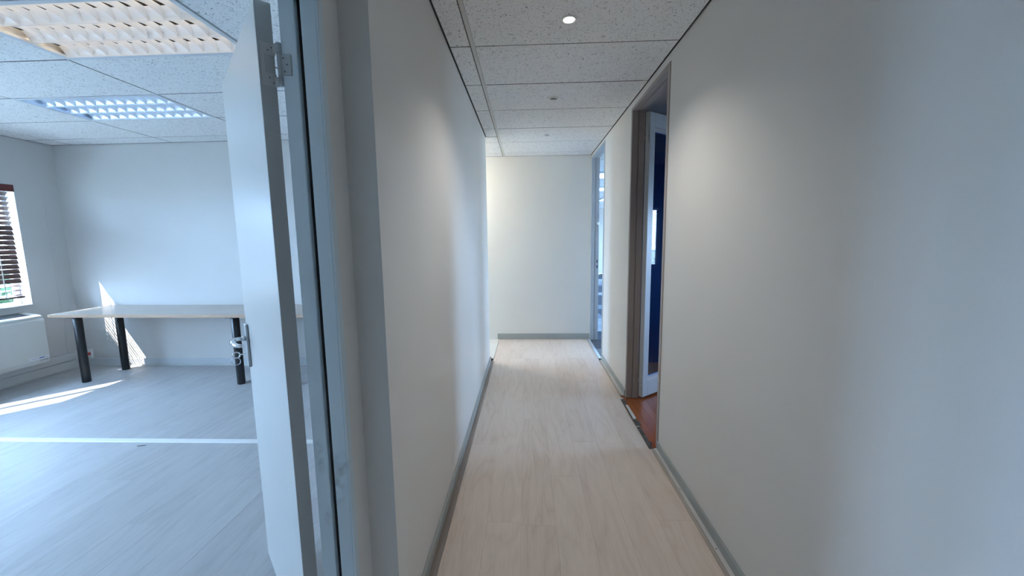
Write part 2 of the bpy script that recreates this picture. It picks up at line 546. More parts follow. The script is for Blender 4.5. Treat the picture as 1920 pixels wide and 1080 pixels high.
# right wall with two door openings
D1 = (2.668, 3.598, 2.578)
D2 = (4.765, 5.725, 2.600)
XR2 = 1.011
wr = MB()
wr.box(XR, XR2, Y_BACK, D1[0], 0, HC + .06).box(XR, XR2, D1[1], D2[0], 0, HC + .06).box(XR, XR2, D2[1], YE + .1, 0, HC + .06)
wr.box(XR, XR2, D1[0], D1[1], D1[2], HC + .06).box(XR, XR2, D2[0], D2[1], D2[2], HC + .06)
struct('wall_right', wr, 'wall', 'long grey white wall along the right of the corridor')
# side passage at the far end: left end with a window
PXE = -3.6
struct('wall_passage', MB().box(PXE - .15, PXE, 4.65, 4.85, 0, HC + .06).box(PXE - .15, PXE, 5.6, YE + .1, 0, HC + .06)
       .box(PXE - .15, PXE, 4.85, 5.6, 0, .5).box(PXE - .15, PXE, 4.85, 5.6, 2.3, HC + .06), 'wall_end', 'cream end wall of the side passage with its window')

# room behind the glazed door (navy) and open-plan room behind the far doorway
R1X, R1Y0, R1Y1 = 4.25, .9, 4.62
R1W = [(2.74, 3.81)]
w = MB()
w.box(R1X, R1X + .2, R1Y0, R1W[0][0], 0, HC + .06).box(R1X, R1X + .2, R1W[0][1], R1Y1, 0, HC + .06)
for a, b in R1W:
    w.box(R1X, R1X + .2, a, b, 0, .985).box(R1X, R1X + .2, a, b, 1.955, HC + .06)
struct('wall_navy_right', w, 'navy', 'navy blue wall with its small window in the dark room')
struct('wall_navy_back', MB().box(XR2, R1X + .2, R1Y1, R1Y1 + .1, 0, HC + .06), 'navy', 'navy blue far wall of the dark room')
struct('wall_navy_near', MB().box(XR2, R1X + .2, R1Y0 - .1, R1Y0, 0, HC + .06), 'navy', 'navy blue near wall of the dark room')
R2X, R2Y1 = 6.6, 16.4
w = MB()
R2W = [(5.6, 8.2), (9.0, 11.6), (12.4, 15.4)]
ys = [R1Y1 + .1, 5.6, 8.2, 9.0, 11.6, 12.4, 15.4, R2Y1]
for a, b in zip(ys[0::2], ys[1::2]):
    w.box(R2X, R2X + .2, a, b, 0, HC + .06)
for a, b in R2W:
    w.box(R2X, R2X + .2, a, b, 0, .85).box(R2X, R2X + .2, a, b, 2.25, HC + .06)
struct('wall_openplan_right', w, 'wall_office', 'window wall of the open plan room')
struct('wall_openplan_back', MB().box(.9, R2X + .2, R2Y1, R2Y1 + .1, 0, HC + .06), 'wall_office', 'distant pale wall of the open plan room')
struct('wall_openplan_left', MB().box(.90, XR2, YE + .101, R2Y1, 0, HC + .06), 'wall_office', 'left wall of the open plan room')
struct('wall_openplan_near', MB().box(R1X + .2, R2X + .2, R1Y1, R1Y1 + .1, 0, HC + .06), 'wall_office', 'near wall of the open plan room')

# ------------------------------------------------------------------ ceilings
def ceiling(name, label, x0, x1, y0, y1, xs, gap=.005, bars=(), skip=(), mat='tile'):
    c = struct(name, MB().box(x0 - .02, x1 + .02, y0 - .02, y1 + .02, HC + .06, HC + .12), 'void', label)
    lines = []
    k = math.floor((y0 - TY0) / TS)
    while TY0 + k * TS < y1:
        lines.append(TY0 + k * TS); k += 1
    lines.append(TY0 + k * TS)
    g = gap / 2
    cache = {}
    for xa, xb in zip(xs, xs[1:]):
        for ya, yb in zip(lines, lines[1:]):
            a, b = max(ya, y0), min(yb, y1)
            if b - a < .02 or (round(xa, 2), round(ya, 2)) in skip:
                continue
            ga = gap if ya < y0 else g
            gb = gap if yb > y1 else g
            X0, X1, Y0, Y1 = xa + g, xb - g, a + ga, b - gb
            key = (round(X1 - X0, 4), round(Y1 - Y0, 4))
            cen = Vector(((X0 + X1) / 2, (Y0 + Y1) / 2, HC))
            if key not in cache:
                o = MB().box(X0, X1, Y0, Y1, HC, HC + .045, bevel=.0015, seg=1).build('ceiling_tile', mat, c)
                shaded_raw_edges(o.data)
                cache[key] = o.data
            else:
                link('ceiling_tile', cache[key], cen, c)
    for (xa, xb) in bars:
        MB().box(xa, xb, y0, y1, HC - .002, HC + .03).build('grid_bar', 'tbar', c)
    return c

ceiling('ceiling', 'fissured mineral tile ceiling of the corridor', XL - .1, XR, Y_BACK, 4.65, [XL + .006, XG - .0125], gap=.009, bars=[(XG - .0115, XG + .0115)])
cc = bpy.data.objects['ceiling']
bx('ceiling_void', 'void', cc, XL - .12, XR + .02, 4.67, YE + .02, HC + .06, HC + .12)
bx('grid_bar', 'tbar', cc, XG - .0115, XG + .0115, 4.65, YE, HC - .002, HC + .03)
def more_tiles(c, x0, x1, ya, yb, holes=()):
    lines = []
    k = math.floor((ya - TY0) / TS)
    while TY0 + k * TS < yb:
        lines.append(TY0 + k * TS); k += 1
    lines.append(TY0 + k * TS)
    for p, q in zip(lines, lines[1:]):
        a, b = max(p, ya) + .0045, min(q, yb) - .0045
        if b - a < .02: continue
        hs = [h for h in holes if a < h[1] < b]
        if not hs:
            shaded_raw_edges(MB().box(x0, x1, a, b, HC, HC + .045, bevel=.0015, seg=1).build('ceiling_tile', 'tile', c).data)
        else:
            hx, hy, hr = hs[0]
            bm = bmesh.new()
            n = 32
            ring = [bm.verts.new((hx + hr * math.cos(2 * PI * i / n), hy + hr * math.sin(2 * PI * i / n), HC)) for i in range(n)]
            ring2 = [bm.verts.new(v.co + Vector((0, 0, .045))) for v in ring]
            # outer square boundary matched to the ring
            out = []
            for i in range(n):
                an = 2 * PI * i / n
                dx, dy = math.cos(an), math.sin(an)
                tx = ((x1 - hx) / dx if dx > 1e-6 else (x0 - hx) / dx if dx < -1e-6 else 1e9)
                ty = ((b - hy) / dy if dy > 1e-6 else (a - hy) / dy if dy < -1e-6 else 1e9)
                t = min(tx, ty)
                out.append(bm.verts.new((hx + dx * t, hy + dy * t, HC)))
            corners = {}
            for cxn, cyn in ((x1, b), (x0, b), (x0, a), (x1, a)):
                an = math.atan2(cyn - hy, cxn - hx) % (2 * PI)
                corners[int(an / (2 * PI / n))] = bm.verts.new((cxn, cyn, HC))
            for i in range(n):
                j = (i + 1) % n
                poly = [ring[i], out[i]] + ([corners[i]] if i in corners else []) + [out[j], ring[j]]
                bm.faces.new(poly)
                bm.faces.new((ring[i], ring[j], ring2[j], ring2[i]))
            bmesh.ops.recalc_face_normals(bm, faces=bm.faces[:])
            if sum(f.normal.z for f in bm.faces) > 0:
                bmesh.ops.reverse_faces(bm, faces=bm.faces[:])
            mb = MB(); mb.bm.free(); mb.bm = bm
            mb.build('ceiling_tile', 'tile', c)

DOWN = [(.231, 2.254), (.231, 3.441), (.231, 4.611)]
DH = .034
more_tiles(cc, XG + .0125, XR - .011, Y_BACK, YE, holes=[(x, y, DH) for x, y in DOWN])
ceiling('ceiling', 'fissured mineral tile ceiling of the side passage', PXE, XL - .13, 4.65, YE, [PXE + .01, -2.713, -1.513, XG - .0125], gap=.009)
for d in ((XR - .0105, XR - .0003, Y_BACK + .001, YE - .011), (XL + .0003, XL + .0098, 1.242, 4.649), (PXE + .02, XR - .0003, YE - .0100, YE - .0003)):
    bx('edge_shadow_strip', 'seal', cc, d[0], d[1], d[2], d[3], HC - .0005, HC + .004)  # dark strips laid along the wall joints as a painted shadow line
TROFF = [(-2.85, -1.65, 1.92), (-4.05, -2.85, 3.12)]
ceiling('ceiling', 'white fissured tile ceiling of the office with louvred lights', XO, PX0, Y_ON, YO, [XO + .007, -5.25, -4.05, -2.85, -1.65, PX0 - .004], gap=.011,
        skip={(round(t[0], 2), round(t[2], 2)) for t in TROFF})
ceiling('ceiling', 'plain plaster board ceiling of the dark room', XR2, R1X, R1Y0, R1Y1, [XR2 + .005, R1X - .005], gap=.001, mat='plaster')
ceiling('ceiling', 'white tile ceiling of the open plan room', XR2, R2X, R1Y1 + .1, R2Y1, [XR2 + .005, 2.2, 3.4, 4.6, 5.8, R2X - .005], gap=.012)

co = [o for o in bpy.data.objects if o.get('label', '').startswith('white fissured tile ceiling of the office')][0]
bx('edge_shadow_strip', 'seal', co, XO + .001, PX0 - .005, YO - .0115, YO - .0003, HC - .0005, HC + .004)  # dark strip painting the same shadow line around the office ceiling
bx('edge_shadow_strip', 'seal', co, XO + .0003, XO + .0115, Y_ON + .001, YO - .012, HC - .0005, HC + .004)

# ------------------------------------------------------------------ floors
def planks(name, label, x0, x1, y0, y1, mat, along='Y', w=.182, ln=1.22, slab='slab', gap=.0004, start=0):
    f = struct(name, MB().box(x0, x1, y0, y1, -.08, -.006), slab, label)
    cache = {}
    i = 0
    a0, a1, b0, b1 = (x0, x1, y0, y1) if along == 'Y' else (y0, y1, x0, x1)
    a = a0 - start
    while a < a1:
        off = (i * .437 + (i % 3) * .21) % 1.0 * ln
        b = b0 - off
        while b < b1:
            A0, A1 = max(a, a0) + gap / 2, min(a + w, a1) - gap / 2
            B0, B1 = max(b, b0) + gap / 2, min(b + ln, b1) - gap / 2
            if A1 - A0 > .01 and B1 - B0 > .01:
                key = (round(A1 - A0, 4), round(B1 - B0, 4))
                d = (A0, A1, B0, B1) if along == 'Y' else (B0, B1, A0, A1)
                loc = Vector(((d[0] + d[1]) / 2, (d[2] + d[3]) / 2, -.006))
                if key not in cache:
                    cache[key] = MB().box(*d, -.006, 0, bevel=.0003, seg=1).build('plank', mat, f).data
                else:
                    link('plank', cache[key], loc, f)
            b += ln
        a += w
        i += 1
    return f

planks('floor', 'pale oak laminate floor of the corridor', -.56, XR - .045, Y_BACK, 4.80, 'plank', start=.03)
# far piece of the same floor, in front of the end wall, and the passage floor
planks('floor', 'oak laminate floor in front of the cream end wall', -.425, XR - .045, 4.80, YE, 'plank')
planks('floor', 'pale laminate floor of the side passage', PXE, -.430, 4.65, YE, 'plank_p', along='X')
bx('floor_joint', 'slab', bpy.data.objects['floor'], -.66, -.43, 4.56, 4.80, -.08, -.02)
planks('floor', 'laminate floor of the office, greyed in colour for blue daylight', XO, -.56, Y_ON, YO, 'plank_o', start=.11)
planks('floor', 'glossy red brown wooden floor of the dark room', XR - .045, R1X, R1Y0, R1Y1, 'plank_red', w=.07, ln=.6)
fc = struct('floor', MB().box(XR - .045, R2X, R1Y1, R2Y1, -.08, -.006), 'slab', 'patterned carpet tile floor of the open plan room')
cm = {}
random.seed(3)
for iy in range(24):
    for ix in range(6):
        x = XR2 - .1 + ix * .5
        y = R1Y1 + .1 + iy * .5
        if y + .5 > R2Y1: continue
        k = random.choice('aabbc')
        key = 'carpet_' + k
        loc = Vector((x + .25, y + .25, -.006))
        if key not in cm:
            cm[key] = MB().box(x + .002, x + .498, y + .002, y + .498, -.006, 0).build('carpet_tile', key, fc).data
        else:
            link('carpet_tile', cm[key], loc, fc)

# ------------------------------------------------------------------ baseboards and strips
def baseboard(side, mat, label, *d):
    return struct('baseboard_' + side, MB().box(*d, bevel=.003), mat, label)

baseboard('left', 'base_grey', 'slim grey skirting along the left corridor wall', XL, XL + .013, 1.241, 4.648, 0, .068)
baseboard('right', 'base_grey', 'slim grey skirting on the right wall before the brown floored doorway', XR - .013, XR, Y_BACK, D1[0] + .004, 0, .058)
baseboard('right', 'base_grey', 'slim grey skirting on the right wall between the two doorways', XR - .013, XR, D1[1] + .001, D2[0] - .002, 0, .06)
baseboard('end', 'base_grey', 'grey skirting across the cream end wall', -.449, XR - .004, YE - .014, YE, .004, .088)
baseboard('office_back', 'base_pale', 'grey skirting on the office wall under the long table', XO + .02, -.67, YO - .013, YO, .012, .085)
struct('trim_1', MB().prism([(XL + .013, 0), (XL + .046, 0), (XL + .044, .006), (XL + .030, .012), (XL + .013, .013)], 'y', 1.26, 4.665), 'trim_brown',
       'brown grey laminate edge strip beside the left skirting')
def right_trim(n, y0, y1, label):
    t = thing('trim_%d' % n, (XR - .035, (y0 + y1) / 2, 0), label, kind='structure')
    MB().prism([(XR - .013, 0), (XR - .034, 0), (XR - .033, .009), (XR - .013, .011)], 'y', y0, y1, bevel=.001).build('cover_strip', 'trim_white', t)
    yy = y0
    while yy < y1 - .05:
        ye = min(yy + .93, y1)
        MB().prism([(XR - .0365, -.004), (XR - .050, -.004), (XR - .050, .004), (XR - .0365, .006)], 'y', yy + .001, ye - .001).build('edge_strip', 'trim_tan', t)
        yy = ye
    for k in range(int((y1 - y0) / .45)):
        MB().lathe([(.003, 0), (.003, .0008)], (XR - .024, y0 + .3 + .45 * k, .0102), n=10).build('nail_head', 'dark_metal', t)
    return t
right_trim(2, Y_BACK, 2.66, 'pale two piece floor strip beside the right skirting')
right_trim(3, 3.62, 4.70, 'short pale floor strip between the two right doorways')
# torn strip remains in the brown doorway
tt = thing('trim_4', (XR - .04, 3.1, 0), 'broken remains of the floor strip in the brown floored doorway', kind='structure')
bx('glue_residue', 'trim_dark', tt, XR - .062, XR - .030, 2.665, 3.55, -.004, .0006)
for (ya, yb, xa, xb, z1, mt) in [(3.12, 3.40, -.052, -.026, .008, 'trim_white'), (3.02, 3.10, -.058, -.014, .005, 'trim_dark'), (2.99, 3.005, -.062, -.030, .007, 'trim_white'),
                                 (3.47, 3.50, -.06, -.02, .006, 'trim_dark'), (3.53, 3.56, -.06, -.034, .006, 'trim_white'), (2.86, 2.93, -.06, -.032, .004, 'trim_dark'), (2.70, 2.82, -.058, -.036, .005, 'trim_dark'), (2.72, 2.76, -.04, -.022, .006, 'seal')]:
    MB().prism([(XR + xa, ya), (XR + xb, ya + .012), (XR + xb - .002, yb - .008), (XR + xa + .004, yb)], 'z', .0006, z1).build('strip_fragment', mt, tt)
struct('trim_5', MB().prism([(XR - .045, 0), (XR + .0, 0), (XR - .004, .007), (XR - .04, .008)], 'y', D2[0] + .01, D2[1] - .01), 'alu', 'bright metal threshold strip in the far right doorway')
struct('trim_6', MB().prism([(2.708, 0), (2.762, 0), (2.757, .006), (2.713, .006)], 'x', XO + .05, -.70), 'strip_pale', 'white metal joining strip crossing the office floor')
struct('trim_7', MB().box(XO + .035, -.67, YO - .03, YO - .013, 0, .011, bevel=.003), 'base_white', 'pale bead along the foot of the office back wall')
struct('trim_8', MB().box(XO + .013, XO + .03, Y_ON, YO - .03, 0, .012, bevel=.003), 'base_white', 'pale bead along the foot of the office window wall')

# ------------------------------------------------------------------ office door (frame, leaf)
d1 = thing('door_1', (-.60, DY1, 0), 'white office door standing open on a grey steel frame', kind='structure')
def steel_jamb(y_face, sgn, name):
    """double rebate steel jamb with a dark seal groove; sgn=-1: reveal looks towards -y"""
    j = MB()
    def s(x0, x1, d0, d1, m='frame'):
        y0, y1 = y_face + sgn * d0, y_face + sgn * d1
        j.box(x0, x1, min(y0, y1), max(y0, y1), 0, DZ, m, bevel=.0012, seg=1)
    s(-.664, -.6215, -.012, .008)
    s(-.6215, -.6195, -.012, .010)
    s(-.6195, -.602, -.012, -.006, 'seal')
    s(-.602, -.560, -.012, .012)
    s(-.560, -.5535, -.016, .012)
    return j.build(name, 'frame', d1)
steel_jamb(DY1 - .004, -1, 'jamb')
steel_jamb(DY0 + .004, 1, 'jamb')
hd = MB()
hd.box(-.664, -.6195, DY0, DY1, DZ - .014, DZ, 'frame').box(-.6195, -.602, DY0, DY1, DZ - .004, DZ, 'seal').box(-.602, -.5535, DY0, DY1, DZ - .018, DZ, 'frame')
hd.build('frame_head', 'frame', d1)
# leaf: local x from hinge to free edge, local y = thickness, visible face at y=0 looking to -normal
LA = Vector((-.716, 1.103, 0))
LB = Vector((-1.238, 1.660, 0))
ld = (LB - LA).normalized()
LW = (LB - LA).length
ln_ = Vector((ld.y, -ld.x, 0))     # away from the visible face
LT = Matrix(((ld.x, ln_.x, 0, LA.x), (ld.y, ln_.y, 0, LA.y), (0, 0, 1, 0), (0, 0, 0, 1)))
LTH = .040
Z0L, Z1L = .028, 2.128
leaf = MB(LT).box(.0035, LW, 0, LTH, Z0L, Z1L, bevel=.0015, seg=1).build('door_leaf', 'leaf', d1)
MB(LT).box(0, .0035, .0004, LTH - .0004, Z0L + .001, Z1L - .001).build('edge_lipping', 'leaf_edge', leaf)
# long back plate, lever, key hole (office face) + the same on the other face
def lever_set(side):
    y0 = 0 if side < 0 else LTH
    s = side
    bxm = MB(LT)
    bxm.box(LW - .072, LW - .030, min(y0, y0 + s * .011), max(y0, y0 + s * .011), .955, 1.142, bevel=.003)
    bxm.build('handle_plate', 'steel', leaf)
    lv = MB(LT)
    px = LW - .051
    zc = 1.080
    lv.lathe([(.011, 0), (.011, .014)], (px, y0 + s * .011 if s > 0 else y0 - .025, zc), n=16, axis='y')
    pts = [(px, y0 + s * .020, zc), (px, y0 + s * .044, zc), (px - .004, y0 + s * .054, zc), (px - .018, y0 + s * .060, zc - .001), (px - .045, y0 + s * .060, zc - .004),
           (px - .085, y0 + s * .056, zc - .007), (px - .112, y0 + s * .046, zc - .006), (px - .122, y0 + s * .036, zc - .004)]
    lv.tube(pts, [.0085, .0085, .009, .0095, .0095, .009, .0078, .006], 12)
    lv.build('lever_handle', 'chrome', leaf)
lever_set(-1)
lever_set(1)
MB(LT).box(LW, LW + .0015, .008, LTH - .008, .97, 1.13).box(LW, LW + .009, .014, .026, 1.05, 1.075).build('latch_plate', 'steel', leaf)
# key with ring in the lock
kz = 1.012
key = thing('key_ring', LT @ Vector((LW - .051, -.011, kz)), 'small steel key with split ring left in the office door lock', 'key')
MB(LT).box(LW - .0535, LW - .0485, -.036, -.009, kz - .0015, kz + .0015).ring((LW - .051, -.049, kz), .0125, .0028, (1, .2, 0)).build('key', 'chrome', key)
MB(LT).ring((LW - .051, -.052, kz - .026), .0165, .0013, (1, .5, .1)).build('split_ring', 'chrome', key)
# hinges: plate let into the leaf edge, plate on the jamb, barrel between them
HP = Vector((-.6695, 1.1235, 0))        # pin
for hz in (1.968, .24):
    hp = MB(LT)
    hp.box(-.0012, .0002, .010, LTH + .001, hz - .056, hz - .022)
    hp.box(-.0012, .0002, .010, LTH + .001, hz + .024, hz + .056)
    hp.box(-.0016, .0002, .006, .014, hz - .056, hz + .056)
    for (za, zb) in ((hz - .056, hz - .031), (hz + .0295, hz + .056)):
        hp.prism([(0, .036), (-.0012, .036), (-.0180, .0455), (-.0160, .0505), (0, .041)], 'z', za, zb)
    hp.build('hinge_leaf_plate', 'hinge_grey', leaf)
    sc = MB(LT)
    for (yy, zz) in ((.033, .045), (.024, .037), (.033, -.046), (.024, -.034)):
        sc.lathe([(.0016, -.0022), (.0016, -.0010)], (0, yy, hz + zz), n=8, axis='x')
    sc.build('hinge_screws', 'dark_metal', leaf)
    for (za, zb) in ((hz - .056, hz - .031), (hz - .0295, hz + .028), (hz + .0295, hz + .056)):
        MB().lathe([(.0055, za), (.0068, za + .001), (.0068, zb - .001), (.0055, zb)], HP, n=16).build('hinge_barrel', 'steel', d1)
    pl = MB().box(-.664, -.637, DY1 - .0160, DY1 - .0120, hz - .029, hz + .026, bevel=.001, seg=1).build('hinge_frame_plate', 'steel', d1)
    for (xx, zz) in ((-.658, .016), (-.648, -.001), (-.656, -.019)):
        MB().lathe([(.0042, -.0166), (.0042, -.0159)], (xx, DY1, hz + zz), n=14, axis='y').build('screw_head', 'steel', pl)
        MB().lathe([(.0019, -.0170), (.0019, -.0164)], (xx, DY1, hz + zz), n=10, axis='y').build('screw_slot', 'dark_metal', pl)

# ------------------------------------------------------------------ glazed door of the dark room
d2 = thing('door_2', (XR, 3.1, 0), 'taupe framed doorway with a white glazed door swung into the dark room', kind='structure')
def frame_right(root, D, mat, far_only=False):
    y0, y1, zt = D
    for (ya, yb, s) in ((y1 - .036, y1, -1), (y0, y0 + .036, 1)):
        j = MB()
        fy = ya if s < 0 else yb
        ba, bb = (ya + .012, yb) if s < 0 else (ya, yb - .012)
        j.box(XR - .006, XR + .048, ya, yb - .0005, 0, zt, mat, bevel=.002, seg=1)
        j.box(XR + .048, XR + .054, ba, bb, 0, zt, mat)
        j.box(XR + .054, XR + .106, ya + (.002 if s < 0 else 0), yb - (.002 if s > 0 else 0), 0, zt, mat, bevel=.002, seg=1)
        j.build('jamb', mat, root)
    h = MB()
    h.box(XR - .006, XR + .048, y0 + .0362, y1 - .0362, zt - .026, zt, mat, bevel=.002, seg=1)
    h.box(XR + .048, XR + .054, y0 + .0362, y1 - .0362, zt - .014, zt, mat)
    h.box(XR + .054, XR + .106, y0 + .0362, y1 - .0362, zt - .024, zt, mat, bevel=.002, seg=1)
    h.build('frame_head', mat, root)
frame_right(d2, D1, 'frame_plain')
GA = Vector((1.046, 3.530, 0))
gd = Vector((.795, .607, 0)).normalized()
gn = Vector((-gd.y, gd.x, 0))        # away from the visible face
GT = Matrix(((gd.x, gn.x, 0, GA.x), (gd.y, gn.y, 0, GA.y), (0, 0, 1, 0), (0, 0, 0, 1)))
GW, GZ0, GZ1 = .84, .02, 2.535
gth = .042
gl = MB(GT)
gl.box(.003, .072, 0, gth, GZ0, GZ1, bevel=.002, seg=1).box(GW - .085, GW, 0, gth, GZ0, GZ1, bevel=.002, seg=1)
gl.box(.072, GW - .085, 0, gth, GZ0, GZ0 + .15, bevel=.002, seg=1).box(.072, GW - .085, 0, gth, GZ1 - .12, GZ1, bevel=.002, seg=1)
gleaf = gl.build('door_leaf', 'leaf_white', d2)
MB(GT).box(0, .003, .0004, gth - .0004, GZ0 + .001, GZ1 - .001).build('edge_lipping', 'leaf_edge', gleaf)
bead = MB(GT)
for (a, b, c_, d_) in ((.072, .086, GZ0 + .15, GZ1 - .12), (GW - .099, GW - .085, GZ0 + .15, GZ1 - .12)):
    bead.box(a, b, .008, .034, c_, d_)
bead.box(.086, GW - .099, .008, .034, GZ0 + .15, GZ0 + .178).box(.086, GW - .099, .008, .034, GZ1 - .15, GZ1 - .12)
bead.build('glazing_bead', 'leaf_white', gleaf)
MB(GT).box(.086, GW - .099, .018, .024, GZ0 + .178, GZ1 - .15).build('pane', 'glass_door', gleaf)
lv = MB(GT)
lv.box(GW - .065, GW - .025, -.008, 0, .95, 1.13, bevel=.002)
lv.tube([(GW - .045, -.004, 1.07), (GW - .045, -.05, 1.07), (GW - .06, -.056, 1.07), (GW - .15, -.05, 1.065)], .009, 10)
lv.build('lever_handle', 'chrome', gleaf)
HQ = GA + Vector((-.010, -.002, 0))
for hz in (2.355, .17):
    if hz > 1:
        segs = [(hz + .09, hz + .066), (hz + .065, hz + .038), (hz + .035, hz + .012), (hz + .008, hz - .012), (hz - .014, hz - .043), (hz - .046, hz - .07)]
    else:
        segs = [(hz + .05, hz + .02), (hz + .018, hz - .018), (hz - .02, hz - .05)]
    for k, (a, b) in enumerate(segs):
        MB().lathe([(.0075, b), (.009, b + .001), (.009, a - .001), (.0075, a)], HQ + Vector((0, 0, 0)), n=14).build('hinge_barrel', 'leaf_edge', d2)
        if k in (1, 4):
            MB().box(XR + .066, XR + .120, D1[1] - .0375, D1[1] - .034, b, a).build('hinge_frame_plate', 'frame_plain', d2)
        else:
            MB(GT).box(-.0014, .0002, .002, .036, b, a).build('hinge_leaf_plate', 'leaf_edge', d2)

# ------------------------------------------------------------------ far doorway
d3 = thing('door_3', (XR, 5.25, 0), 'pale grey framed doorway at the far end of the corridor', kind='structure')
frame_right(d3, D2, 'frame_blue')
for (za, zb) in ((1.13, 1.165), (1.05, 1.09)):
    bx('strike_slot', 'seal', d3, XR + .076, XR + .090, D2[1] - .0362, D2[1] - .030, za, zb)
bx('bolt_keep', 'steel', d3, XR + .055, XR + .060, D2[1] - .0372, D2[1] - .034, 1.085, 1.115)
f3 = MB(); f3.box(XR2 + .012, XR2 + .83, D2[0] + .0, D2[0] + .042, .015, 2.55, bevel=.002)
l3 = f3.build('door_leaf', 'leaf', d3)
lv = MB(); lv.box(XR2 + .765, XR2 + .805, D2[0] + .042, D2[0] + .050, .95, 1.13).tube([(XR2 + .785, D2[0] + .045, 1.07), (XR2 + .785, D2[0] + .09, 1.07), (XR2 + .68, D2[0] + .092, 1.065)], .009, 10)
lv.build('lever_handle', 'chrome', l3)
hk = thing('coat_hook', (XR + .09, D2[1] - .036, 1.69), 'small metal hook fixed high on the far door frame', 'hook')
MB().box(XR + .070, XR + .104, D2[1] - .042, D2[1] - .0361, 1.655, 1.725, bevel=.002).build('hook_plate', 'chrome', hk)
MB().tube([(XR + .092, D2[1] - .040, 1.705), (XR + .092, D2[1] - .075, 1.70), (XR + .092, D2[1] - .09, 1.715), (XR + .092, D2[1] - .092, 1.735)], .006, 8).tube(
    [(XR + .085, D2[1] - .040, 1.66), (XR + .085, D2[1] - .06, 1.64), (XR + .085, D2[1] - .066, 1.60), (XR + .087, D2[1] - .05, 1.585)], .005, 8).build('hook_arm', 'steel', hk)

# ------------------------------------------------------------------ downlights
for i, (x, y) in enumerate(DOWN):
    lab = ['small round ceiling downlight that is switched on, nearest of three', 'small unlit ceiling downlight in the middle of the corridor', 'small unlit ceiling downlight farthest down the corridor'][i]
    t = thing('downlight', (x, y, HC), lab, 'downlight', 'corridor downlights')
    MB().lathe([(.0335, .010), (.0335, -.0005), (.043, -.0005), (.0445, -.003), (.041, -.006), (.031, -.0055), (.0300, .0), (.0255, .022), (.0285, .022)], (x, y, HC), n=40, cap=False).build('bezel', 'bezel', t)
    MB().lathe([(.0005, .020), (.0255, .020), (.0285, .026), (.022, .05), (.0005, .055)], (x, y, HC), n=32).build('lamp', 'lamp' if i == 0 else 'lamp_off', t)
    if i == 0:
        s = bpy.data.lights.new('downlight_beam', 'SPOT')
        s.energy = 34
        s.color = (1, .96, .90)
        s.spot_size = math.radians(125)
        s.spot_blend = .8
        s.shadow_soft_size = .025
        so = bpy.data.objects.new('downlight_beam', s)
        so.location = (x, y, HC - .012)
        COL.objects.link(so)

bk = thing('fill_light', (-1.35, 5.2, HC), 'round bulkhead light added out of view on the ceiling of the side passage', 'ceiling light')  # lamp added out of view to warm and brighten the end wall
MB().lathe([(.0005, -.001), (.15, -.001), (.15, -.022), (.14, -.025), (.0005, -.025)], (-1.35, 5.2, HC), n=36).build('base', 'bezel', bk)
MB().lathe([(.135, -.026), (.13, -.055), (.10, -.082), (.05, -.095), (.0005, -.098)], (-1.35, 5.2, HC), n=36).build('diffuser', 'fill', bk)

